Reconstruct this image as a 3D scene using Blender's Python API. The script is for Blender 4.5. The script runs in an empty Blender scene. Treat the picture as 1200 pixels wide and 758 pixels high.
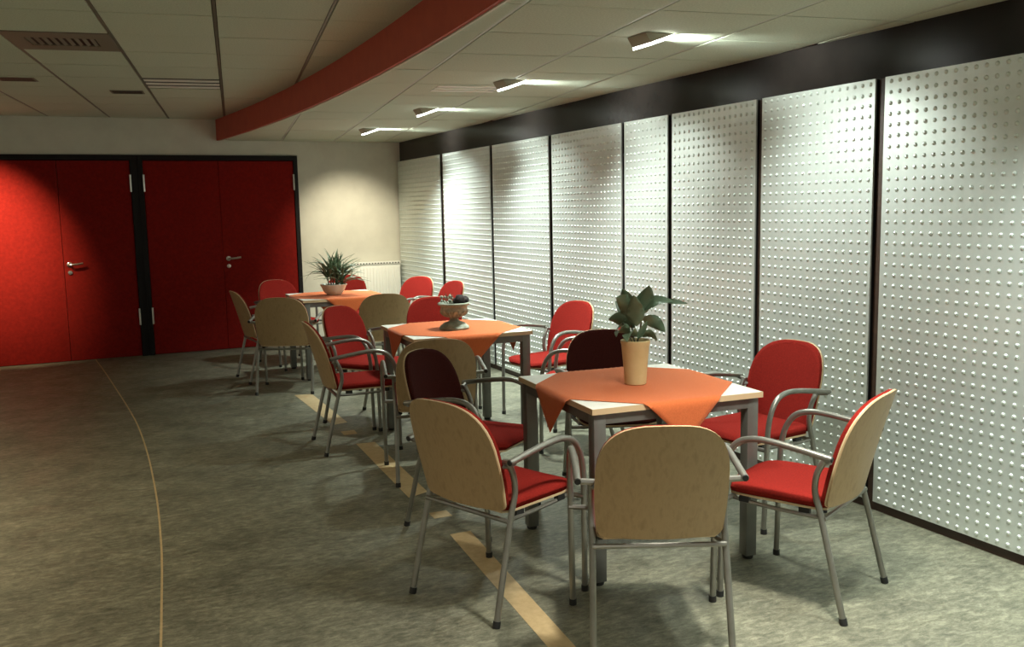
import bpy, bmesh, math, random
from mathutils import Vector, Matrix
random.seed(7)
S = bpy.context.scene
C = S.collection
PI = math.pi

# ------------------------------------------------------------------ camera
YAW, PITCH, ROLL, FPX, CAMH = (math.radians(24.649), math.radians(7.183), math.radians(-1.128), 1077.15, 1.536)
fw = Vector((math.sin(YAW)*math.cos(PITCH), math.cos(YAW)*math.cos(PITCH), -math.sin(PITCH)))
rt = Vector((math.cos(YAW), -math.sin(YAW), 0)); up = rt.cross(fw)
rt2 = rt*math.cos(ROLL)+up*math.sin(ROLL); up2 = -rt*math.sin(ROLL)+up*math.cos(ROLL)
cd = bpy.data.cameras.new('camera'); cam = bpy.data.objects.new('camera', cd); C.objects.link(cam)
M4 = Matrix((rt2, up2, -fw)).transposed().to_4x4(); M4.translation = (0, 0, CAMH)
cam.matrix_world = M4
cd.sensor_width = 36; cd.lens = 36*FPX/1200; cd.clip_start = .05; cd.clip_end = 60
S.camera = cam

# ------------------------------------------------------------------ world, exposure
w = bpy.data.worlds.new('world'); S.world = w; w.use_nodes = True
w.node_tree.nodes['Background'].inputs[0].default_value = (1.0, .94, .73, 1)
w.node_tree.nodes['Background'].inputs[1].default_value = .33
vs = S.view_settings
vs.view_transform = 'Standard'; vs.look = 'None'; vs.gamma = 1; vs.use_curve_mapping = False
vs.exposure = 0.0

# ------------------------------------------------------------------ room lights
def area(name, loc, direction, sx, sy, watts, col, spread=160):
    l = bpy.data.lights.new(name, 'AREA'); l.shape = 'RECTANGLE'; l.size = sx; l.size_y = sy
    l.energy = watts; l.color = col; l.spread = math.radians(spread)
    o = bpy.data.objects.new(name, l); C.objects.link(o); o.location = loc
    o.rotation_euler = Vector(direction).to_track_quat('-Z', 'Y').to_euler()
    return o
def spot(name, loc, target, watts, col, angle, blend=.8, r=.05):
    l = bpy.data.lights.new(name, 'SPOT'); l.energy = watts; l.color = col
    l.spot_size = math.radians(angle); l.spot_blend = blend; l.shadow_soft_size = r
    o = bpy.data.objects.new(name, l); C.objects.link(o); o.location = loc
    o.rotation_euler = (Vector(target)-Vector(loc)).to_track_quat('-Z', 'Y').to_euler()
    return o
COOL = (.90, 1.0, .93); WARM = (1.0, .83, .52)
# spot lamp washing the left door, beside the frame of the picture
spot('door_spot_light', (-1.25, 9.35, 2.5), (-.95, 10.78, 1.30), 640, WARM, 54, 1.0)
# spot that washes the end wall beside the radiator
spot('end_wall_light', (2.75, 9.45, 2.28), (2.85, 10.78, 1.05), 150, (1, .90, .68), 66, 1.0)
# general ceiling lamps of the hall behind and left of the camera
area('hall_light', (-1.5, 5.0, 2.5), (0, 0, -1), .6, .6, 34, (1, .84, .58), 125)
area('hall_light_left', (-1.2, 1.8, 2.5), (0, 0, -1), .6, .6, 26, (1, .86, .62), 125)
area('table_light', (1.95, 2.15, 2.32), (0, 0, -1), .2, .2, 27, (1, .97, .86), 95)
area('hall_light_rear', (0.2, -1.2, 2.5), (0, 0, -1), .6, .6, 18, (1, .95, .8), 180)

# ------------------------------------------------------------------ helpers
def tag(o, label=None, cat=None, group=None, kind=None):
    if label: o['label'] = label
    if cat: o['category'] = cat
    if group: o['group'] = group
    if kind: o['kind'] = kind
    return o
def empty(name, loc=(0, 0, 0), rz=0, parent=None):
    o = bpy.data.objects.new(name, None); C.objects.link(o); o.location = loc; o.rotation_euler = (0, 0, rz)
    o.empty_display_size = .1
    if parent: o.parent = parent
    return o
class MB:
    def __init__(s): s.v = []; s.f = []
    def add(s, vs_, fs):
        n = len(s.v); s.v += [tuple(v) for v in vs_]; s.f += [tuple(i+n for i in f) for f in fs]; return s
    def box(s, x0, x1, y0, y1, z0, z1):
        return s.add([(x0,y0,z0),(x1,y0,z0),(x1,y1,z0),(x0,y1,z0),(x0,y0,z1),(x1,y0,z1),(x1,y1,z1),(x0,y1,z1)],
                     [(0,3,2,1),(4,5,6,7),(0,1,5,4),(1,2,6,5),(2,3,7,6),(3,0,4,7)])
    def prism(s, poly, z0, z1):
        n = len(poly)
        return s.add([(x,y,z0) for x,y in poly]+[(x,y,z1) for x,y in poly],
                     [tuple(range(n-1,-1,-1)), tuple(range(n,2*n))]+[(i,(i+1)%n,n+(i+1)%n,n+i) for i in range(n)])
    def tube(s, pts, r, n=10, cap=True):
        pts = [Vector(p) for p in pts]; rs = r if isinstance(r, (list, tuple)) else [r]*len(pts)
        t = (pts[1]-pts[0]).normalized(); a = Vector((0,0,1)) if abs(t.z) < .9 else Vector((1,0,0))
        u = t.cross(a).normalized(); vv = []
        for i, p in enumerate(pts):
            t = (pts[min(i+1,len(pts)-1)]-pts[max(i-1,0)]).normalized()
            u = (u-t*u.dot(t)).normalized(); w_ = t.cross(u)
            vv += [p+(u*math.cos(2*PI*k/n)+w_*math.sin(2*PI*k/n))*rs[i] for k in range(n)]
        ff = [(i*n+k, i*n+(k+1)%n, (i+1)*n+(k+1)%n, (i+1)*n+k) for i in range(len(pts)-1) for k in range(n)]
        if cap: ff += [tuple(range(n-1,-1,-1)), tuple((len(pts)-1)*n+k for k in range(n))]
        return s.add(vv, ff)
    def lathe(s, prof, n=28, cx=0, cy=0):
        vv = [(cx+r*math.cos(2*PI*k/n), cy+r*math.sin(2*PI*k/n), z) for r, z in prof for k in range(n)]
        ff = [(i*n+k, i*n+(k+1)%n, (i+1)*n+(k+1)%n, (i+1)*n+k) for i in range(len(prof)-1) for k in range(n)]
        ff += [tuple(range(n-1,-1,-1)), tuple((len(prof)-1)*n+k for k in range(n))]
        return s.add(vv, ff)
    def grid(s, P):                                   # P[i][j] points -> one sheet
        n = len(P[0])
        return s.add([q for row in P for q in row],
                     [(i*n+j, i*n+j+1, (i+1)*n+j+1, (i+1)*n+j) for i in range(len(P)-1) for j in range(n-1)])
    def slab(s, F, B):                                # closed solid between two grids
        ni, nj = len(F), len(F[0]); N = ni*nj
        f = [(i*nj+j, i*nj+j+1, (i+1)*nj+j+1, (i+1)*nj+j) for i in range(ni-1) for j in range(nj-1)]
        g = [tuple(N+k for k in reversed(q)) for q in f]
        ring = [j for j in range(nj)]+[i*nj+nj-1 for i in range(1,ni)]+[(ni-1)*nj+j for j in range(nj-2,-1,-1)]+[i*nj for i in range(ni-2,0,-1)]
        e = [(ring[k], N+ring[k], N+ring[(k+1)%len(ring)], ring[(k+1)%len(ring)]) for k in range(len(ring))]
        return s.add([q for r in F for q in r]+[q for r in B for q in r], f+g+e)
    def mesh(s, name, mat, smooth=True, angle=40, bevel=0):
        me = bpy.data.meshes.new(name); me.from_pydata(s.v, [], s.f); me.validate()
        bm = bmesh.new(); bm.from_mesh(me); bmesh.ops.recalc_face_normals(bm, faces=bm.faces)
        if bevel: bmesh.ops.bevel(bm, geom=[e for e in bm.edges if e.is_manifold and e.calc_face_angle(0) > .6], offset=bevel, segments=2, affect='EDGES', profile=.5)
        bm.to_mesh(me); bm.free()
        if smooth:
            me.polygons.foreach_set('use_smooth', [True]*len(me.polygons)); me.set_sharp_from_angle(angle=math.radians(angle))
        me.materials.append(mat)
        return me
    def build(s, name, mat, parent=None, **k):
        return link(name, s.mesh(name, mat, **k), parent)
def link(name, me, parent=None):
    o = bpy.data.objects.new(name, me); C.objects.link(o)
    if parent: o.parent = parent
    return o
def structure(o): o['kind'] = 'structure'; return o
def crv(pts, n=6):                                    # Catmull-Rom through points
    P = [Vector(p) for p in pts]; P = [P[0]*2-P[1]]+P+[P[-1]*2-P[-2]]; out = []
    for i in range(1, len(P)-2):
        a, b, c, d = P[i-1:i+3]
        for k in range(n):
            t = k/n; out.append(.5*((2*b)+(c-a)*t+(2*a-5*b+4*c-d)*t*t+(3*b-a-3*c+d)*t**3))
    return out+[P[-2]]
def copy_tree(o, parent=None):
    c = o.copy(); C.objects.link(c)
    if parent: c.parent = parent
    for ch in list(o.children): copy_tree(ch, c)
    return c

# ------------------------------------------------------------------ materials
def mat(name, col, rough=.5, metal=0, spec=.5, **kw):
    m = bpy.data.materials.new(name); m.use_nodes = True; b = m.node_tree.nodes['Principled BSDF']
    b.inputs['Base Color'].default_value = (*col, 1); b.inputs['Roughness'].default_value = rough
    b.inputs['Metallic'].default_value = metal; b.inputs['Specular IOR Level'].default_value = spec
    for k, v in kw.items(): b.inputs[k].default_value = v
    return m
def noisy(m, cols, scale=8, stretch=(1,1,1), detail=4, bump=0, bscale=None, rough_var=0, pos=None, coord='Object'):
    nt = m.node_tree; N = nt.nodes; L = nt.links; b = N['Principled BSDF']
    tc = N.new('ShaderNodeTexCoord'); mp = N.new('ShaderNodeMapping'); mp.inputs['Scale'].default_value = stretch
    L.new(tc.outputs[coord], mp.inputs['Vector'])
    nz = N.new('ShaderNodeTexNoise'); nz.inputs['Scale'].default_value = scale; nz.inputs['Detail'].default_value = detail
    nz.inputs['Roughness'].default_value = .6
    L.new(mp.outputs[0], nz.inputs['Vector'])
    cr = N.new('ShaderNodeValToRGB'); e = cr.color_ramp.elements
    while len(e) < len(cols): e.new(.5)
    for i, c in enumerate(cols):
        e[i].position = pos[i] if pos else .3+.4*i/(len(cols)-1); e[i].color = (*c, 1)
    L.new(nz.outputs['Fac'], cr.inputs['Fac']); L.new(cr.outputs[0], b.inputs['Base Color'])
    if bump:
        n2 = N.new('ShaderNodeTexNoise'); n2.inputs['Scale'].default_value = bscale or scale*6; n2.inputs['Detail'].default_value = 3
        L.new(tc.outputs[coord], n2.inputs['Vector'])
        bp = N.new('ShaderNodeBump'); bp.inputs['Strength'].default_value = bump; bp.inputs['Distance'].default_value = .004
        L.new(n2.outputs['Fac'], bp.inputs['Height']); L.new(bp.outputs[0], b.inputs['Normal'])
    return m

m_wall = noisy(mat('painted_wall', (.62,.60,.50), .8), [(.60,.58,.49),(.66,.64,.54)], 6, bump=.15, bscale=140)
m_tile = noisy(mat('ceiling_tile', (.5,.5,.42), .9), [(.46,.50,.38),(.62,.66,.52)], 70, detail=6, bump=.3, bscale=220, coord='Generated')
m_grid = mat('grid_bar', (.50,.50,.42), .45)
m_gridd = mat('dark_grid_bar', (.16,.15,.11), .5)
m_gap = mat('dark_joint', (.06,.058,.045), .9)
m_band = noisy(mat('dark_fascia_board', (.018,.015,.014), .24, spec=.22), [(.016,.013,.012),(.024,.019,.017)], 5, bump=.06, bscale=120)
m_brown = noisy(mat('dark_brown_wood', (.04,.022,.015), .5), [(.035,.018,.012),(.06,.032,.02)], 6, (1,1,6))
m_panel = noisy(mat('embossed_metal', (.7,.74,.7), .42, .65), [(.68,.73,.685),(.75,.79,.75)], 22, detail=5, bump=.05, bscale=400)
m_red = noisy(mat('red_door_laminate', (.36,.006,.004), .8, spec=.08), [(.165,.008,.006),(.245,.012,.008)], 40, detail=6, bump=.05, bscale=300)
m_black = mat('black_frame', (.010,.008,.008), .6, spec=.2)
m_fascia = noisy(mat('red_orange_paint', (.42,.075,.045), .6), [(.46,.065,.035),(.52,.08,.042)], 8)
m_white = mat('white_enamel', (.78,.76,.68), .35)
m_cream = mat('cream_trim', (.6,.56,.44), .5)
m_chrome = mat('satin_nickel', (.66,.63,.58), .28, 1)
m_tube = noisy(mat('silver_tube', (.52,.52,.49), .34, .75), [(.24,.235,.205),(.31,.30,.27)], 12)
m_grey = noisy(mat('grey_metal_leg', (.27,.27,.25), .42, .5), [(.15,.15,.135),(.19,.19,.17)], 10)
m_rubber = mat('black_rubber', (.012,.012,.012), .6)
m_ply = noisy(mat('beech_plywood', (.45,.31,.16), .42), [(.33,.215,.105),(.42,.285,.148),(.37,.245,.122)], 14, (3,3,.9), 7, bump=.03)
m_edge = mat('pale_plywood_edge', (.62,.46,.27), .5)
m_fab = noisy(mat('red_upholstery', (.42,.045,.035), 1.0, spec=.06), [(.18,.013,.010),(.27,.020,.014)], 160, detail=4, bump=.4, bscale=500)
m_fab.node_tree.nodes['Principled BSDF'].inputs['Sheen Weight'].default_value = .0
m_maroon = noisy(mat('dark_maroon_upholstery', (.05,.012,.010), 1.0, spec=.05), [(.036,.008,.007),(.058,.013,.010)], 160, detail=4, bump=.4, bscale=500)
m_top = noisy(mat('white_laminate', (.74,.73,.66), .4), [(.72,.71,.64),(.77,.76,.69)], 14)
m_cloth = noisy(mat('orange_cloth', (.72,.16,.05), .9, spec=.25), [(.52,.118,.032),(.64,.155,.046)], 220, detail=5, bump=.3, bscale=700)
m_cloth.node_tree.nodes['Principled BSDF'].inputs['Sheen Weight'].default_value = .12
m_yellow = noisy(mat('yellow_ceramic', (.72,.54,.20), .45), [(.56,.45,.22),(.64,.52,.27)], 10)
m_stone = noisy(mat('weathered_stone', (.22,.22,.17), .85), [(.15,.175,.13),(.28,.31,.24),(.40,.43,.35)], 18, detail=8, bump=.5, bscale=60)
m_bowl = noisy(mat('white_ceramic', (.62,.60,.48), .35), [(.64,.66,.56),(.72,.74,.63)], 8)
m_soil = noisy(mat('potting_soil', (.03,.022,.015), .95), [(.02,.014,.01),(.05,.036,.022)], 60, bump=.8, bscale=90)
m_leaf = noisy(mat('dark_green_leaf', (.05,.10,.045), .42), [(.085,.15,.088),(.17,.25,.155)], 9)
m_palm = noisy(mat('palm_leaf', (.06,.10,.05), .45), [(.07,.115,.06),(.20,.27,.16)], 12)
m_stem = mat('plant_stem', (.10,.09,.045), .7)
m_dark = noisy(mat('dark_dried_plant', (.02,.016,.016), .85), [(.012,.010,.012),(.04,.028,.026)], 40, bump=.6)
m_inlay = noisy(mat('tan_floor_inlay', (.50,.37,.19), .6), [(.44,.32,.16),(.55,.41,.22)], 30, detail=6)
m_vent = mat('vent_metal', (.20,.17,.125), .6)
m_lamp = mat('lamp_housing', (.36,.33,.25), .6)
m_slat = mat('white_slat', (.82,.80,.72), .5)
def emit(name, col, st):
    m = mat(name, col); b = m.node_tree.nodes['Principled BSDF']
    b.inputs['Emission Color'].default_value = (*col, 1); b.inputs['Emission Strength'].default_value = st
    return m
m_lens = emit('lamp_glass', (.97, 1.0, .95), 12)

# marbled linoleum
m_floor = mat('marbled_linoleum', (.16,.17,.13), .5, spec=.35)
nt = m_floor.node_tree; N = nt.nodes; L = nt.links; b = N['Principled BSDF']
tc = N.new('ShaderNodeTexCoord')
def nz(scale, detail, stretch, rough=.62, dist=0):
    mp = N.new('ShaderNodeMapping'); mp.inputs['Scale'].default_value = stretch; mp.inputs['Rotation'].default_value = (0,0,.12)
    L.new(tc.outputs['Object'], mp.inputs[0]); n = N.new('ShaderNodeTexNoise')
    n.inputs['Scale'].default_value = scale; n.inputs['Detail'].default_value = detail; n.inputs['Roughness'].default_value = rough; n.inputs['Distortion'].default_value = dist
    L.new(mp.outputs[0], n.inputs['Vector']); return n.outputs['Fac']
def ramp(src, stops):
    r = N.new('ShaderNodeValToRGB'); e = r.color_ramp.elements
    while len(e) < len(stops): e.new(.5)
    for i, (p_, c) in enumerate(stops): e[i].position = p_; e[i].color = (*c, 1)
    L.new(src, r.inputs[0]); return r.outputs[0]
c1 = ramp(nz(30, 10, (.55,1.25,1), .84, .4), [(.33,(.07,.072,.052)),(.5,(.19,.19,.142)),(.67,(.37,.365,.28))])
c2 = ramp(nz(3.2, 8, (1,1.4,1), .7), [(.3,(.56,.56,.54)),(.7,(1.12,1.10,1.04))])
mx = N.new('ShaderNodeMix'); mx.data_type = 'RGBA'; mx.blend_type = 'MULTIPLY'; mx.inputs['Factor'].default_value = 1
L.new(c1, mx.inputs[6]); L.new(c2, mx.inputs[7]); L.new(mx.outputs[2], b.inputs['Base Color'])
rr = ramp(nz(6, 4, (1,1,1)), [(.3,(.42,)*3),(.7,(.6,)*3)]); L.new(rr, b.inputs['Roughness'])

# ------------------------------------------------------------------ room shell
XW, XB, YB, ZC, ZH, ZP = 3.46, 3.50, 10.78, 2.339, 2.563, 2.11
YN = -2.5; XL = -5.0
fl = structure(MB().box(XL, XB+.1, YN, YB+.15, -.1, 0).build('floor', m_floor, smooth=False))

def xf(y): return 1.666-.0136*(y-6.4)**2 if y > 6.4 else 1.666-.0136*(y-6.4)**2          # curved edge of the lower ceiling
# back wall (openings for the doors), with radiator side
D1 = (-1.13, .475); DP = .60; D2 = (.60, 2.215); DZ = 2.12
wb = MB()
wb.box(XL, XB+.1, YB, YB+.15, DZ+.05, 3.0); wb.box(2.26, XB+.1, YB, YB+.15, 0, DZ+.05); wb.box(XL, -1.18, YB, YB+.15, 0, DZ+.05)
wb.box(-1.18, 2.26, YB+.12, YB+.15, 0, DZ+.05)
structure(wb.build('wall_back', m_wall, smooth=False))
structure(MB().box(2.26, 2.84, YB-.012, YB, 0, .06).build('baseboard_back', m_brown, smooth=False))
wr = structure(MB().box(XB, XB+.1, YN, YB, 0, 3.0).build('wall_right', m_band, smooth=False))
structure(MB().box(XB-.012, XB, YN, YB, 0, .052).build('baseboard_right', m_brown, smooth=False))

# ------------------------------------------------------------------ embossed wall panels (pieces of wall_right) with studs
PAN = [(9.31,10.755),(7.97,9.21),(6.77,7.91),(5.64,6.71),(5.07,5.60),(4.20,5.02),(3.34,4.15),(2.10,3.28),(.85,2.05),(-.40,.80)]
def dome():
    vv = []; n = 8
    for r, h in ((.0105, 0), (.0088, .0042), (.0045, .0068)):
        vv += [(-h, r*math.cos(2*PI*k/n), r*math.sin(2*PI*k/n)) for k in range(n)]
    vv.append((-.0076, 0, 0))
    ff = [(i*n+k, i*n+(k+1)%n, (i+1)*n+(k+1)%n, (i+1)*n+k) for i in range(2) for k in range(n)]
    ff += [(2*n+k, 2*n+(k+1)%n, 3*n) for k in range(n)]
    return vv, ff
DV, DF = dome()
for y0, y1 in PAN:
    p = MB().box(XW, XW+.010, y0, y1, .052, ZP).build('wall_panel', m_panel, wr, smooth=False)
    MB().box(XW+.0101, XB-.001, y0+.003, y1-.003, .053, ZP-.003).build('panel_core', m_black, p, smooth=False)
    s = MB(); pitch = .0503
    ny = int((y1-y0-.03)/pitch); nzr = int((ZP-.052-.03)/pitch)
    oy = (y0+y1-(ny)*pitch)/2; oz = (ZP+.052-nzr*pitch)/2
    V = []; F = []
    for a in range(ny+1):
        for c in range(nzr+1):
            n0 = len(V); yy = oy+a*pitch; zz = oz+c*pitch
            V += [(XW+v[0], yy+v[1], zz+v[2]) for v in DV]; F += [tuple(i+n0 for i in f) for f in DF]
    me = bpy.data.meshes.new('embossed_studs'); me.from_pydata(V, [], F); me.materials.append(m_panel)
    me.polygons.foreach_set('use_smooth', [True]*len(F))
    o = link('embossed_studs', me, p); o['kind'] = 'stuff'
# dark timber battens standing in the joints between panels
for (a0, a1), (b0, b1) in zip(PAN[:-1], PAN[1:]):
    MB().box(XB-.016, XB-.0005, b1+.004, a0-.004, .053, ZP).build('joint_batten', m_brown, wr, smooth=False)

# ------------------------------------------------------------------ ceilings: slabs, tiles, grid bars
G = .1407; gc, gs = math.cos(G), math.sin(G)
def uv2xy(u, v): return (gc*u+gs*v, -gs*u+gc*v)
def clip(poly, nx, ny, d):                            # keep nx*x+ny*y <= d
    out = []
    for i in range(len(poly)):
        a, b_ = poly[i], poly[(i+1)%len(poly)]
        da = nx*a[0]+ny*a[1]-d; db = nx*b_[0]+ny*b_[1]-d
        if da <= 0: out.append(a)
        if da*db < 0:
            t = da/(da-db); out.append((a[0]+t*(b_[0]-a[0]), a[1]+t*(b_[1]-a[1])))
    return out
def parea(p): return abs(sum(p[i][0]*p[(i+1)%len(p)][1]-p[(i+1)%len(p)][0]*p[i][1] for i in range(len(p))))/2 if len(p) > 2 else 0
ys = [YN+i*(YB-YN)/40 for i in range(41)]
low_poly = [(XB, YN), (XB, YB)]+[(xf(y), y) for y in reversed(ys)]
lowc = structure(MB().prism(low_poly, ZC+.012, ZC+.036).build('ceiling', m_gap, smooth=False))
highc = structure(MB().box(XL, 2.2, YN, YB, ZH+.012, ZH+.036).build('ceiling', m_gap, smooth=False))
def lowclip(q):
    q = clip(q, 0, 1, YB-.004)
    if len(q) > 2: q = clip(q, 1, 0, XB-.004)
    if len(q) > 2:
        yc = sum(p_[1] for p_ in q)/len(q); x0 = xf(yc)+.012; sl = -2*.0136*(yc-6.4)
        q = clip(q, -1, sl, -(x0-sl*yc))
    return q
def highclip(q):
    q = clip(q, 0, 1, YB-.004)
    if len(q) > 2: q = clip(q, -1, 0, 2.6)
    return q
lamps = []
def tiles(u0, pu, v0, pv, z, host, cl, ur, vr, bar, skip=()):
    for i in range(*ur):
        for j in range(*vr):
            if (i, j) in skip: continue
            a0, a1 = u0+i*pu+.012, u0+(i+1)*pu-.012; b0, b1 = v0+j*pv+.0055, v0+(j+1)*pv-.0055
            q = cl([uv2xy(a0,b0), uv2xy(a1,b0), uv2xy(a1,b1), uv2xy(a0,b1)])
            if parea(q) < .004: continue
            if min(p_[1] for p_ in q) < .4: continue
            dz = random.uniform(-.0012, .0012)
            MB().prism(q, z+dz, z+.0118).build('ceiling_tile', m_tile, host, smooth=False)
    for i in range(ur[0], ur[1]+1):
        b0, b1 = v0+vr[0]*pv, v0+vr[1]*pv; n = 12      # long bars follow the grid
        for k in range(n):
            c0, c1 = b0+(b1-b0)*k/n, b0+(b1-b0)*(k+1)/n
            q = cl([uv2xy(u0+i*pu-.0075,c0), uv2xy(u0+i*pu+.0075,c0), uv2xy(u0+i*pu+.0075,c1), uv2xy(u0+i*pu-.0075,c1)])
            if parea(q) < .0005 or min(p_[1] for p_ in q) < .4: continue
            MB().prism(q, z+.0015, z+.0115).build('grid_bar', bar, host, smooth=False)
LU, LP, LV, LQ = 1.15, .585, 3.61, .592
HU, HP, HV, HQ = -.04, .58, 5.22, .604
tiles(LU, LP, LV, LQ, ZC, lowc, lowclip, (-2, 6), (-5, 13), m_grid)
tiles(HU, HP, HV, HQ, ZH, highc, highclip, (-8, 3), (-6, 10), m_gridd, skip={(-2, 1), (-1, 4)})

# red curved fascia between the two ceilings, with a pale bead under it
def ribbon(dx0, dx1, z0, z1):
    b = MB(); F = [[(xf(y)+dx0, y, z0), (xf(y)+dx0, y, z1)] for y in ys]; B = [[(xf(y)+dx1, y, z0), (xf(y)+dx1, y, z1)] for y in ys]
    return b.slab(F, B)
structure(ribbon(-.02, 0, ZC-.002, ZH+.004).build('trim_1', m_fascia, angle=60))
structure(ribbon(.0005, .014, ZC-.008, ZC+.006).build('trim_2', m_cream, angle=60))

# ------------------------------------------------------------------ floor inlays
pts = [(.0,10.76),(.07,9.9),(.15,8.77),(.215,7.8),(.25,7.08),(.262,6.3),(.258,5.7),(.245,5.1),(.222,4.55),(.2,4.17),(.17,3.77),(.14,3.38),(.10,2.9),(.04,2.3),(-.06,1.6)]
cp = crv([(x,y,0) for x,y in pts], 4)
b = MB(); F = []; B = []
for i, p_ in enumerate(cp):
    t = (cp[min(i+1,len(cp)-1)]-cp[max(i-1,0)]).normalized(); n_ = Vector((-t.y, t.x, 0))*.0045
    F.append([p_-n_+Vector((0,0,.0012)), p_+n_+Vector((0,0,.0012))]); B.append([p_-n_-Vector((0,0,.002)), p_+n_-Vector((0,0,.002))])
structure(b.slab(F, B).build('trim_3', m_inlay, smooth=False))
for k, q in enumerate([[(1.29,1.7),(1.37,1.7),(1.575,3.96),(1.47,3.96)], [(1.482,4.205),(1.578,4.205),(1.58,4.30),(1.485,4.30)],
                       [(1.475,4.59),(1.60,4.64),(1.655,5.84),(1.53,5.85)], [(1.52,6.13),(1.615,6.13),(1.62,6.24),(1.525,6.24)],
                       [(1.525,6.47),(1.64,6.50),(1.645,7.68),(1.505,7.71)]]):
    structure(MB().prism(q, -.002, .0012).build('trim_%d' % (4+k), m_inlay, smooth=False))

# ------------------------------------------------------------------ doors
def door(name, x0, x1, split, ywall):
    r = structure(empty(name, ((x0+x1)/2, ywall, 0))); cx = (x0+x1)/2
    X = lambda a: a-cx
    for a, c in ((x0-.045, x0), (x1, x1+.045)):
        MB().box(X(a), X(c), -.03, .10, 0, DZ).build('door_jamb', m_black, r, smooth=False)
    MB().box(X(x0-.045), X(x1+.045), -.03, .10, DZ, DZ+.055).build('door_head', m_black, r, smooth=False)
    for a, c, hx in ((x0+.004, split-.002, x0), (split+.002, x1-.004, x1)):
        lf = MB().box(X(a), X(c), -.012, .035, .006, DZ-.006).build('door_leaf', m_red, r, smooth=False, bevel=.002)
        for z in (.36, 1.03, 1.80):
            if z == 1.03: continue
            sgn = 1 if hx == x0 else -1
            h = MB(); h.tube([(X(hx)+sgn*.004, -.024, z-.015), (X(hx)+sgn*.004, -.024, z+.165)], .011, 8)
            h.build('hinge', m_chrome, lf)
    # lever handle on the right leaf
    hx = X(split)+.055; zh_ = 1.03
    MB().lathe([(.026,0),(.026,.008),(.02,.011)], 16).build('rose', m_chrome, lf).matrix_basis = Matrix.Translation((hx,-.013,zh_)) @ Matrix.Rotation(PI/2, 4, 'X')
    MB().tube(crv([(hx,-.014,zh_),(hx,-.055,zh_),(hx+.02,-.066,zh_),(hx+.07,-.066,zh_+.004),(hx+.13,-.062,zh_+.012)],5), .0105, 8).build('handle', m_chrome, lf)
    k = MB().lathe([(.022,0),(.022,.009),(.012,.011),(.012,.016)], 14); k.build('lock', m_chrome, lf).matrix_basis = Matrix.Translation((hx,-.013,zh_-.085)) @ Matrix.Rotation(PI/2, 4, 'X')
    return r
door('door_1', -1.13, .475, -.235, YB)
door('door_2', .60, 2.215, 1.385, YB)
structure(MB().box(.52, .555, YB-.02, YB+.1, 0, DZ+.055).build('trim_9', m_black, smooth=False))

# ------------------------------------------------------------------ radiator
rx0, rx1, rz0, rz1 = 2.84, 3.43, .13, .925
r = tag(empty('radiator', ((rx0+rx1)/2, YB-.06, rz0)), 'white ribbed panel radiator on the end wall beside the embossed panels', 'radiator')
hw = (rx1-rx0)/2; H = rz1-rz0
MB().box(-hw, hw, -.035, .035, 0, H-.03).build('body', m_white, r, bevel=.006)
for k in range(15):
    x = -hw+.03+k*(2*hw-.06)/14
    MB().box(x-.011, x+.011, -.045, -.034, .03, H-.07).build('rib', m_white, r, bevel=.004)
g = MB().box(-hw, hw, -.045, .04, H-.035, H).build('top_cover', m_white, r, bevel=.004)
for k in range(16):
    x = -hw+.025+k*(2*hw-.05)/15
    MB().box(x-.009, x+.009, -.0465, -.0448, H-.026, H-.012).build('grille_slot', m_gap, g, smooth=False)
for s in (-1, 1): MB().box(s*hw*.7-.02, s*hw*.7+.02, .03, .0585, .1, H-.1).build('wall_bracket', m_white, r, smooth=False)
MB().tube([(hw-.05,0,.0),(hw-.05,0,-.129)], .009, 8).build('pipe', m_white, r)

# ------------------------------------------------------------------ ceiling fittings
def onceil(u, v, z): x, y = uv2xy(u, v); return (x, y, z)
vt = tag(empty('ceiling_vent', onceil(HU-1.5*HP, HV+1.5*HQ, ZH), -G), 'brown square ceiling vent with dark louvers above the left doors', 'vent')
q = .282; w1, w2 = .19, .13
f = MB(); f.box(-q,q,w2,q+.012,-.004,.003); f.box(-q,q,-q-.012,-w2,-.004,.003); f.box(-q,-w1,-w2,w2,-.004,.003); f.box(w1,q,-w2,w2,-.004,.003)
f.build('frame', m_vent, vt, smooth=False)
MB().box(-w1,w1,-w2,w2,.0035,.0055).build('duct', m_black, vt, smooth=False)
for k in range(9):
    x = -w1+.02+k*(2*w1-.04)/8
    MB().add([(x-.012,-w2,-.004),(x-.010,-w2,-.004),(x+.008,-w2,.003),(x+.006,-w2,.003),(x-.012,w2,-.004),(x-.010,w2,-.004),(x+.008,w2,.003),(x+.006,w2,.003)],
             [(0,1,2,3),(7,6,5,4),(0,4,5,1),(1,5,6,2),(2,6,7,3),(3,7,4,0)]).build('louver', m_vent, vt, smooth=False)
def slot_diffuser(u, v, z, lx, ly, n, label, extra=0):
    r_ = tag(empty('slot_diffuser', onceil(u, v, z), -G), label, 'vent')
    MB().box(-lx,lx,-ly,ly,.0015,.0045).build('backing', m_gap, r_, smooth=False)
    for k in range(n):
        y = -ly+ly*(2*k+1)/n; hh = ly/n*.5
        MB().box(-lx,lx,y-hh,y+hh,-.003,.0014).build('slat', m_slat, r_, smooth=False)
    return r_
slot_diffuser(HU-.5*HP, HV+4.5*HQ, ZH, .277, .285, 3, 'white three-slat air diffuser in the left ceiling near the back wall')
slot_diffuser(LU+.40, LV+4.35*LQ, ZC-.002, .22, .16, 3, 'pale slotted air diffuser in the lowered ceiling beside the second lamp from the back')
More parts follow.
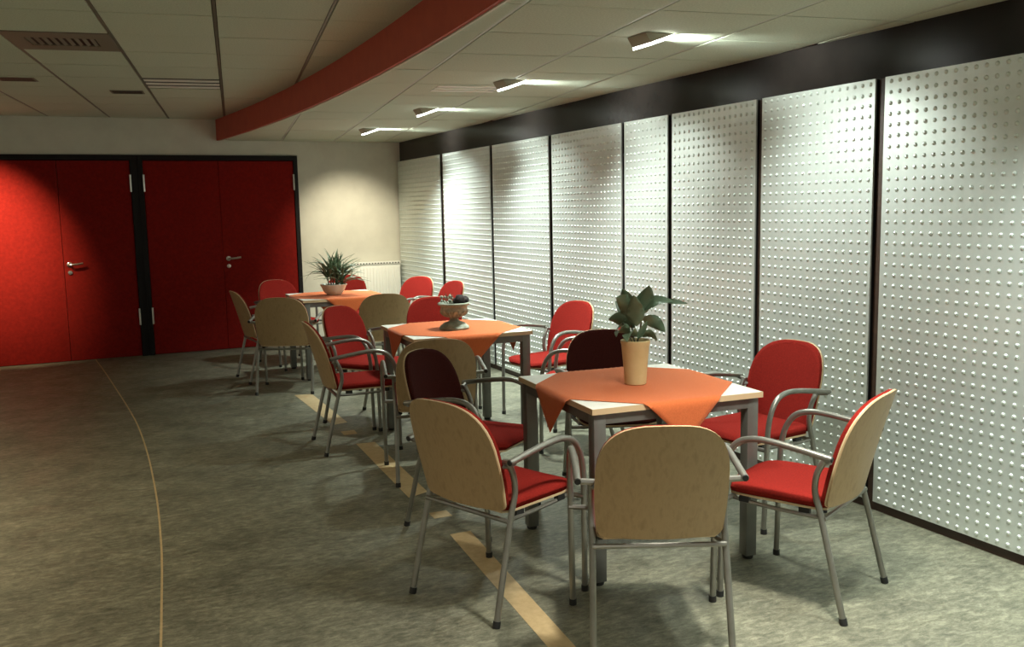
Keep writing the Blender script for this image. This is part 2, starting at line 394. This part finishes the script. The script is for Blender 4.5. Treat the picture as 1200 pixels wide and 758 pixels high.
for u, v, lab in ((-1.50, 7.82, 'small dark ceiling grille at the far left edge of the ceiling'), (-.80, 8.50, 'small dark ceiling grille beside the white slotted diffuser')):
    r_ = tag(empty('ceiling_grille', onceil(u, v, ZH), -G), lab, 'grille')
    MB().box(-.13,.13,-.10,.10,-.004,-.0015).build('frame', m_vent, r_, smooth=False)
    for k in range(5): MB().box(-.115,.115,-.085+k*.038,-.068+k*.038,-.0052,-.0038).build('slot', m_black, r_, smooth=False)

# wall-washing wedge lamps hanging under the lowered ceiling
def wash(x, y, watts, col, flood=1.0):                            # the light of one wedge lamp: beam, soft flood, grazing spill on the ceiling
    spot('wash_beam', (x+.08, y, ZC-.06), (XW, y-.35, 1.02), watts*5.4, col, 92, 1.0, .07)
    area('wash_flood', (x+.075, y, ZC-.06), (.1, 0, -1), .05, .2, watts*1.0*flood, col, 112)
    area('wash_spill', (x+.09, y, ZC-.016), (1, 0, .03), .16, .014, watts*.09, col, 60)
def wash_lamp(x, y, label, first=None, watts=24, col=COOL, flood=1.0):
    r_ = first and copy_tree(first)
    if not first:
        r_ = empty('wall_washer_lamp')
        W, T, B = .08, .0, -.046
        sec = [(-.085, -.001), (.075, -.001), (-.055, B)]          # cheek triangle (x,z)
        MB().add([(a, -W, c) for a, c in sec]+[(a, W, c) for a, c in sec], [(0,1,2),(5,4,3),(0,3,4,1),(2,5,3,0)])  .build('housing', m_lamp, r_, smooth=False)
        nx, nz_ = .060, -.130; ln = math.hypot(nx, nz_); ox, oz = -nz_/ln*0+.0, 0
        # lens: flat glass on the slanted face looking towards the wall
        a = Vector((.075,0,-.001)); c = Vector((-.055,0,B)); nrm = Vector((-(c-a).z, 0, (c-a).x)).normalized()
        if nrm.x < 0: nrm = -nrm
        MB().add([a+Vector((0,-W,0)), a+Vector((0,W,0)), c+Vector((0,W,0)), c+Vector((0,-W,0)),
                  a+nrm*.013+Vector((0,-W,0)), a+nrm*.013+Vector((0,W,0)), c+nrm*.013+Vector((0,W,0)), c+nrm*.013+Vector((0,-W,0))],
                 [(0,1,2,3),(7,6,5,4),(0,4,5,1),(1,5,6,2),(2,6,7,3),(3,7,4,0)]).build('lens', m_lens, r_, smooth=False)
        MB().box(-.012,.012,-.012,.012,-.0005,.004).build('mount', m_black, r_, smooth=False)
    tag(r_, label, 'lamp', 'wedge lamps along the panelled wall'); r_.location = (x, y, ZC-.0015)
    wash(x, y, watts, col, flood)
    return r_
l1 = wash_lamp(2.52, 3.83, 'wedge lamp nearest the camera, throwing a beam across the lowered ceiling', flood=.12)
wash_lamp(2.53, 5.47, 'wedge lamp second from the camera, right of the slotted diffuser', l1)
wash_lamp(2.56, 7.16, 'wedge lamp third from the camera, between the diffuser and the end wall', l1)
wash_lamp(2.62, 9.02, 'wedge lamp farthest away, close to the end wall', l1, 30, COOL)
wash(2.52, 2.13, 24, COOL, .5)
wash(2.52, .43, 24, COOL)

# ------------------------------------------------------------------ armchair
LEGX_R, LEGX_F = .234, .272
def back_rows():
    rows = []
    z0, zt, zs, W, n = .416, .834, .59, .216, 3.0
    for k in range(5):                                 # rounded lower corners
        a = k/4*PI/2; rows.append((z0+.03*(1-math.cos(a)), W-.03*(1-math.sin(a))))
    for k in range(1, 4): t = k/4; rows.append((z0+.03+(zs-z0-.03)*t, W+.009*math.sin(t*PI/2)))
    WW = W+.009; h = zt-zs
    for k in range(0, 11):
        a = k/10*PI/2*.985; rows.append((zs+h*math.sin(a)**(2/n), WW*max(math.cos(a), 1e-4)**(2/n)))
    return rows
ROWS = back_rows()
def yback(x, z): 
    t = (z-.43)/.40
    return -.193-.10*t-.012*t*t+.042*(x/.22)**2
def sheet(off, inset, nj=13, shrink=0):
    P = []
    zc_ = .63
    for z, hw_ in ROWS:
        zz = zc_+(z-zc_)*(1-inset/.2); h_ = max(hw_-inset, .002)
        P.append([(h_*math.sin((-1+2*j/(nj-1))*PI/2), yback(h_*math.sin((-1+2*j/(nj-1))*PI/2), zz)+off, zz) for j in range(nj)])
    return P
def seat_sheet(y0, y1, hw, rf, zf):
    P = []; n = 14
    for i in range(n+1):
        t = i/n; y = y0+(y1-y0)*t
        d = max(0, (y-(y1-rf))/rf); r0 = max(0, ((y0+.03)-y)/.03)
        h_ = hw-.075*(1-math.sqrt(max(0, 1-d*d)))-.02*(1-math.sqrt(max(0,1-r0*r0)))
        P.append([(h_*math.sin((-1+2*j/10)*PI/2), y, zf(h_*math.sin((-1+2*j/10)*PI/2), y)) for j in range(11)])
    return P
def make_chair():
    r = empty('armchair')
    # shell: plywood back with pale veneer edge, upholstered pad in front
    sh = MB().slab(sheet(.0, 0), sheet(-.006, 0)).build('backrest', m_ply, r, angle=50)
    MB().slab(sheet(.0055, -.0005), sheet(.0, -.0005)).build('veneer_edge', m_edge, sh, angle=50)
    pm = MB(); A = sheet(.0055, .0005); Bf = sheet(.022, .001); Cc = sheet(.029, .014)
    pm.slab(Bf, A); 
    pm.slab(Cc, Bf)
    pm.build('back_pad', m_fab, r, angle=80)
    # seat: waterfall front
    def zt(x, y):
        f_ = max(0, (y-.17)/.10); e = min(1, abs(x)/.21)
        return .452-.018*f_*f_+.004*e*e-.006*math.exp(-((y+.02)/.12)**2)*(1-e*e)-.010*max(0, e-.85)/.15
    top = seat_sheet(-.150, .27, .212, .10, zt)
    mid = [[(x*1.012, y+(.006 if i == len(top)-1 else 0), min(z-.014, .44)) for x, y, z in row] for i, row in enumerate(top)]
    bot = seat_sheet(-.150, .262, .208, .10, lambda x, y: .413-.008*max(0,(y-.17)/.10)**2)
    sm = MB(); sm.slab(mid, top); sm.slab(bot, mid); sm.build('seat_cushion', m_fab, r, angle=80)
    p0 = seat_sheet(-.150, .262, .210, .10, lambda x, y: .412-.008*max(0,(y-.17)/.10)**2)
    p1 = [[(x, y, z-.008) for x, y, z in row] for row in p0]
    MB().slab(p1, p0).build('seat_pan', m_edge, r, angle=50)
    R_ = .0122
    for s in (-1, 1):
        rear = crv([(s*.236,-.236,.012),(s*.231,-.172,.27),(s*.228,-.139,.40),(s*.229,-.118,.48),(s*.231,-.126,.55),(s*.234,-.158,.612)], 5)
        l = MB().tube(rear, R_, 10).build('leg', m_tube, r)
        MB().tube([(s*.2365,-.239,.0),(s*.2355,-.233,.024)], .0148, 10).build('rubber_foot', m_rubber, l)
        front = [(s*.272,.236,.012),(s*.2745,.233,.2),(s*.277,.229,.42)]
        l = MB().tube(front, R_, 10).build('leg', m_tube, r)
        MB().tube([(s*.272,.236,.0),(s*.2722,.2358,.024)], .0148, 10).build('rubber_foot', m_rubber, l)
        arm = crv([(s*.277,.229,.42),(s*.279,.224,.50),(s*.28,.206,.575),(s*.28,.166,.632),(s*.28,.105,.655),(s*.28,.03,.655),(s*.28,-.08,.641),(s*.281,-.195,.623)], 6)
        a_ = MB().tube(arm, .0128, 10).build('armrest', m_tube, r)
        MB().tube([(s*.281,-.1955,.6229),(s*.281,-.199,.6225)], .0105, 10).build('end_plug', m_rubber, a_)
        MB().tube([(s*.222,-.166,.612),(s*.286,-.178,.619)], .0112, 8).build('arm_bracket', m_tube, r)
        MB().tube([(s*.284,.226,.396),(s*.19,.222,.392)], .0105, 8).build('front_bracket', m_tube, r)
        MB().tube(crv([(s*.226,-.141,.385),(s*.212,-.09,.378),(s*.2,.05,.376),(s*.2,.16,.382),(s*.2,.226,.39)],4), .0085, 8).build('side_rail', m_tube, r)
        for y in (-.07, .17): MB().box(s*.2-.011, s*.2+.011, y-.02, y+.02, .380, .402).build('spacer', m_rubber, r, smooth=False)
        MB().tube([(s*.231,-.150,.59),(s*.208,-.190,.595)], .008, 8).build('back_bracket', m_tube, r)
    MB().tube([(-.230,-.153,.380),(.230,-.153,.380)], .0095, 8).build('rear_bar', m_tube, r)
    MB().tube([(-.205,.224,.392),(.205,.224,.392)], .0095, 8).build('front_bar', m_tube, r)
    return r
CH = [
 (1.405,3.27,-1.19,'beech-backed armchair standing over the long tan floor strip, left of the near table','chairs around the near table'),
 (1.77,2.685,-.425,'beech-backed armchair nearest the camera, facing away at the near table, between two other wood backs','chairs around the near table'),
 (2.519,2.722,.458,'beech-backed armchair at the right of the near table, turned left, closest to the panelled wall','chairs around the near table'),
 (1.661,4.139,-2.464,'armchair with dark maroon back and red seat, left of the near table','chairs around the near table'),
 (2.974,3.581,1.71,'red armchair facing left between the near table and the panelled wall','chairs around the near table'),
 (2.55,4.255,2.80,'dark maroon armchair facing the camera behind the yellow vase','chairs around the near table'),
 (1.768,4.97,-.238,'beech-backed armchair facing away in front of the table with the stone urn','chairs around the urn table'),
 (1.529,5.859,-1.624,'beech-backed armchair seen side on with bright red seat, left of the urn table','chairs around the urn table'),
 (1.823,6.52,-2.493,'red armchair turned to the camera behind the side-on chair left of the urn table','chairs around the urn table'),
 (3.041,5.961,1.77,'red armchair facing left against the panels, right of the urn table','chairs around the urn table'),
 (2.854,5.125,.932,'armchair mostly hidden behind the vase plant, only a sliver of red back showing','chairs around the urn table'),
 (2.45,6.72,2.94,'red armchair facing the camera directly behind the stone urn','chairs around the urn table'),
 (2.33,7.80,-.21,'beech-backed armchair facing away at the palm table, left of the red chair behind the urn','chairs around the palm table'),
 (1.532,7.987,-.43,'beech-backed armchair facing away in front of the palm table','chairs around the palm table'),
 (1.463,8.653,-1.483,'beech-backed armchair left of the palm table, side on in front of the red doors','chairs around the palm table'),
 (1.85,9.52,-2.80,'red armchair facing the camera behind the palm table, in front of the right door','chairs around the palm table'),
 (2.49,9.74,2.80,'red armchair behind the palm bowl in front of the white end wall','chairs around the palm table'),
 (2.94,9.10,2.08,'red armchair facing left near the radiator corner, against the farthest panel','chairs around the palm table'),
 (2.99,8.38,1.72,'red armchair facing left, its back narrow above the stone urn, against the second panel','chairs around the palm table'),
]
proto = make_chair()
for i, (x, y, a, lab, grp) in enumerate(CH):
    o = proto if i == 0 else copy_tree(proto)
    o.location = (x, y, 0); o.rotation_euler = (0, 0, a); tag(o, lab, 'chair', grp)
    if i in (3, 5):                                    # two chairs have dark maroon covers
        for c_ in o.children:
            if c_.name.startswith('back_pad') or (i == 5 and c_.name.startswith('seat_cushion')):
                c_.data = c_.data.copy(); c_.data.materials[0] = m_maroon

# ------------------------------------------------------------------ tables, cloths
def make_table():
    r = empty('square_table'); h = .399
    tt = MB().box(-h, h, -h, h, .722, .740).build('tabletop', m_top, r, smooth=False, bevel=.001)
    e = MB(); q = h+.0025
    e.box(-q,q,-q,-h,.716,.7398); e.box(-q,q,h,q,.716,.7398); e.box(-q,-h,-h,h,.716,.7398); e.box(h,q,-h,h,.716,.7398); e.box(-h,h,-h,h,.716,.7218)
    e.build('edge_band', m_edge, tt, smooth=False)
    a = h-.012
    for (x0,x1,y0,y1) in ((-a+.05,a-.05,-a,-a+.025),(-a+.05,a-.05,a-.025,a),(-a,-a+.025,-a+.05,a-.05),(a-.025,a,-a+.05,a-.05)):
        MB().box(x0,x1,y0,y1,.672,.7155).build('apron', m_grey, r, smooth=False)
    for sx in (-1,1):
        for sy in (-1,1):
            x, y = sx*(a-.0255), sy*(a-.0255)
            l = MB().box(x-.0265,x+.0265,y-.0265,y+.0265,.016,.7155).build('leg', m_grey, r, bevel=.003)
            MB().lathe([(.021,0),(.024,.004),(.024,.0158)], 14, x, y).build('foot', m_rubber, l)
    return r
def cloth(name, loc, rz, D, turn, label, seed):
    n = 40; rnd = random.Random(seed); b_ = MB(); T = []; ct, st = math.cos(turn), math.sin(turn); H_ = .4035
    ph = [rnd.uniform(0, 6) for _ in range(4)]
    def drape(px, py):
        z = .7432; x, y = px, py
        for ax in (0, 1):
            v = (x, y)[ax]; o_ = abs(v)-H_
            if o_ > 0:
                r0 = .006; sgn = 1 if v > 0 else -1
                if o_ < r0*PI/2: a = o_/r0; nv = H_+r0*math.sin(a); z = z-r0*(1-math.cos(a))
                else: nv = H_+r0+(o_-r0*1.57)*.06+.006*abs(math.sin(o_*9+ph[ax])); z = z-r0-(o_-r0*1.57)
                if ax == 0: x = sgn*nv
                else: y = sgn*nv
        return (x, y, z)
    s_ = D/math.sqrt(2)
    for i in range(n+1):
        row = []
        for j in range(n+1):
            a, c = -s_+2*s_*i/n, -s_+2*s_*j/n
            px, py = (a-c)/math.sqrt(2), (a+c)/math.sqrt(2)
            px, py = ct*px-st*py, st*px+ct*py
            row.append(drape(px, py))
        T.append(row)
    Bq = [[(x*(.9965 if abs(x) > .404 else 1), y*(.9965 if abs(y) > .404 else 1), z-.0014) for x, y, z in row] for row in T]
    o = b_.slab(T, Bq).build(name, m_cloth, angle=70)
    o.location = loc; o.rotation_euler = (0, 0, rz); tag(o, label, 'tablecloth', 'orange cloths on the tables'); return o
TB = [(2.19,3.47,-.069,'white-topped square table nearest the camera, with the yellow vase'),
      (2.205,5.743,-.038,'white-topped square table in the middle, with the stone urn'),
      (2.134,8.689,0,'white-topped square table farthest away, with the palm bowl')]
tp = make_table()
for i, (x, y, a, lab) in enumerate(TB):
    o = tp if i == 0 else copy_tree(tp)
    o.location = (x, y, 0); o.rotation_euler = (0, 0, a); tag(o, lab, 'table', 'square cafe tables')
cloth('tablecloth', (2.19,3.47,0), -.069, .585, .04, 'orange cloth laid cornerwise under the yellow vase on the near table', 1)
cloth('tablecloth', (2.205,5.743,0), -.038, .595, -.02, 'orange cloth laid cornerwise under the stone urn on the middle table', 2)
cloth('tablecloth', (2.134,8.689,0), 0, .60, .03, 'orange cloth laid cornerwise under the palm bowl on the far table', 3)
TZ = .7434

# ------------------------------------------------------------------ plants and pots
def leaf(name, base, tip, side, width, droop, m, parent, n=8, fold=.25, prof=None):
    base, tip = Vector(base), Vector(tip); d = tip-base; L_ = d.length
    sv = Vector(side).normalized(); F = []; B = []
    upv = d.cross(sv).normalized()
    if upv.z < 0: upv = -upv
    for i in range(n+1):
        t = i/n; c = base+d*t+upv*(droop*math.sin(t*PI))*L_
        wd = width*(prof(t) if prof else math.sin(PI*min(1, t**.75*.97+.02))**.8)
        row = []
        for j in range(5):
            q_ = -1+j/2; row.append(c+sv*wd*q_+upv*(abs(q_)**1.3*wd*fold+.12*wd*math.sin(q_*5+t*9)*(abs(q_))))
        F.append(row); B.append([p_-upv*.0012 for p_ in row])
    return MB().slab(F, B).build(name, m, parent, angle=80)

r = tag(empty('potted_plant', (2.185,3.45,TZ)), 'broad-leaved green plant in a tall yellow vase on the near table', 'plant')
MB().lathe([(.044,0),(.048,.004),(.0535,.08),(.0625,.178),(.0655,.186),(.0660,.197),(.0625,.199),(.060,.192),(.058,.17)], 32).build('vase', m_yellow, r, angle=35)
MB().lathe([(.0565,.172),(.03,.178),(.005,.18)], 20).build('soil', m_soil, r)
def rel(sx, d, z):                                    # screen-right, depth, height -> local
    return Vector((sx*.917+d*.40, -sx*.40+d*.917, z))
K1 = Matrix.Translation((0,0,.18)) @ Matrix.Scale(1.22, 4) @ Matrix.Translation((0,0,-.18))
for (bx, tx, tz_) in ((0,-.02,.30),(.005,.03,.29),(-.01,-.045,.26)):
    MB().tube(crv([rel(bx,0,.174), K1 @ rel((bx+tx)/2,.004,.23), K1 @ rel(tx,.01,tz_)],4), .004, 7).build('stem', m_stem, r)
for bx, bd, bz, tx, td, tz_, wd, dr, sd in (
    (.00,-.01,.29, -.075,-.05,.355,.040,.10,(.3,-.4,1)),
    (.01,-.01,.28, .045,-.03,.395,.038,.05,(1,-.2,.1)),
    (-.01,-.01,.26, -.05,-.03,.385,.036,.05,(.9,-.4,.3)),
    (.00,-.03,.25, -.015,-.06,.365,.032,.03,(1,-.4,.1)),
    (.02,.0,.30, .135,-.01,.335,.026,.22,(.1,.7,.7)),
    (.10,.0,.335, .19,-.01,.325,.010,.05,(.1,.5,.8)),
    (.03,.0,.28, .105,-.02,.225,.026,.30,(.55,-.2,.55)),
    (-.02,.0,.25, -.10,-.02,.275,.030,.25,(.2,-.5,.8)),
    (-.02,-.01,.22, -.075,-.045,.215,.030,.35,(.4,-.6,.5)),
    (.0,.02,.25, -.06,.08,.33,.034,.15,(.8,.3,.4)),
    (.01,.02,.27, .06,.09,.34,.034,.15,(.7,-.5,.4)),
    (.01,-.01,.21, .075,-.03,.195,.020,.35,(.2,-.5,.6)),
    (.0,-.02,.21, -.04,-.07,.20,.026,.35,(.7,-.4,.4)),
    (.01,-.01,.20, .04,-.02,.265,.014,.05,(.9,-.4,.0)),
    (.0,.0,.24, -.075,.0,.225,.026,.3,(.2,-.7,.6))):
    leaf('leaf', K1 @ rel(bx,bd,bz), K1 @ rel(tx,td,tz_), rel(*sd), wd*1.2, dr, m_leaf, r)

r = tag(empty('stone_urn', (2.18,5.67,TZ)), 'weathered grey stone pedestal urn with dark dried plants on the middle table', 'urn')
MB().lathe([(.098,0),(.100,.012),(.094,.022),(.07,.042),(.040,.052),(.030,.060),(.028,.072),(.036,.080),(.060,.092),(.083,.112),(.090,.130),(.088,.150),
            (.094,.158),(.106,.163),(.108,.172),(.102,.178),(.094,.178),(.086,.170),(.082,.155)], 36).build('urn_body', m_stone, r, angle=30)
for k in range(16):
    a = 2*PI*k/16
    MB().tube(crv([(.046*math.cos(a),.046*math.sin(a),.083),(.074*math.cos(a),.074*math.sin(a),.100),(.090*math.cos(a),.090*math.sin(a),.125)],4), [.004,.006,.007,.008,.009,.009,.009,.009,.006], 6).build('flute', m_stone, r)
MB().lathe([(.0835,.160),(.05,.168),(.005,.170)], 20).build('soil', m_soil, r)
dm = MB(); rnd = random.Random(5)
def ico(c, rad, seed):
    bm = bmesh.new(); bmesh.ops.create_icosphere(bm, subdivisions=3, radius=1); rq = random.Random(seed)
    ks = [(Vector((rq.gauss(0,1),rq.gauss(0,1),rq.gauss(0,1))).normalized()*7, rq.uniform(0,6)) for _ in range(6)]
    vv = [Vector(c)+v.co*rad*(1+.07*sum(math.sin(k.dot(v.co)+p_) for k, p_ in ks)/2) for v in bm.verts]
    ff = [tuple(v.index for v in f_.verts) for f_ in bm.faces]; bm.free(); return vv, ff
for c, rad, sd in ((rel(.045,-.02,.195),.036,1), (rel(.075,.0,.192),.028,2), (rel(.02,-.01,.185),.026,3)):
    MB().add(*ico(c, rad, sd)).build('dried_flower_head', m_dark, r, angle=80)
for k in range(16):
    a = rnd.uniform(-.09, .0); d_ = rnd.uniform(-.05,.04)
    MB().tube(crv([rel(a*.6,d_*.5,.165), rel(a*.8,d_,.19), rel(a+rnd.uniform(-.015,.015), d_+rnd.uniform(-.02,.02), rnd.uniform(.20,.245))],3), .0013, 5).build('twig', m_stem, r)
for k in range(9):
    a = rnd.uniform(-.085,-.01); d_ = rnd.uniform(-.05,.03)
    MB().add(*ico(rel(a,d_,rnd.uniform(.185,.235)), rnd.uniform(.006,.012), k)).build('seed_head', m_stone, r, angle=80)

r = tag(empty('potted_palm', (2.11,8.66,TZ)), 'spiky narrow-leaved palm in a white bowl on the far table', 'plant')
MB().lathe([(.055,0),(.065,.004),(.10,.040),(.118,.085),(.124,.092),(.127,.102),(.122,.104),(.114,.098),(.108,.080)], 32).build('bowl', m_bowl, r, angle=35)
MB().lathe([(.112,.086),(.06,.094),(.005,.096)], 20).build('soil', m_soil, r)
rnd = random.Random(11)
stems = []
for k, (sx, d_, h_) in enumerate(((-.055,.0,.20),(-.02,-.03,.24),(.02,.02,.26),(.05,-.01,.22),(.075,.02,.17),(-.01,.04,.22),(.04,-.03,.18))):
    MB().tube(crv([rel(sx*.8,d_,.09), rel(sx*.95,d_,.15), rel(sx*1.1,d_*1.2,h_)],4), .006, 7).build('stem', m_stem, r); stems.append((sx*1.1, d_*1.2, h_))
spike = lambda t: (.35+.65*math.sin(PI*min(1, t*.9+.08)))*(1-t**4)
for sx, d_, h_ in stems:
    for q_ in range(15):
        a = rnd.uniform(0, 2*PI); el = rnd.uniform(.1, 1.35); ln = rnd.uniform(.21, .33)
        bias = sx*2.2
        dv = Vector((math.cos(a)*math.cos(el)+bias, math.sin(a)*math.cos(el)*.8, math.sin(el))).normalized()
        base = rel(sx, d_, h_-rnd.uniform(0, .09)); tip = base+rel(dv.x, dv.y, 0)*ln+Vector((0,0,dv.z*ln*.8-(.03 if el < .6 else 0)))
        tip.z = max(tip.z, .13)
        sd = Vector((-dv.y, dv.x, .15)); leaf('leaf', base, tip, rel(sd.x, sd.y, sd.z), 0.0125, .10 if el < .9 else .03, m_palm, r, n=6, fold=.3, prof=spike)
for sx, z_ in ((-.27,.125),(-.255,.30),(.26,.255),(.25,.21)):
    base = rel(sx*.2, -.02, .2); tip = rel(sx, -.03, z_); leaf('leaf', base, tip, rel(0,1,.4), .010, .30, m_palm, r, n=8, fold=.3, prof=spike)
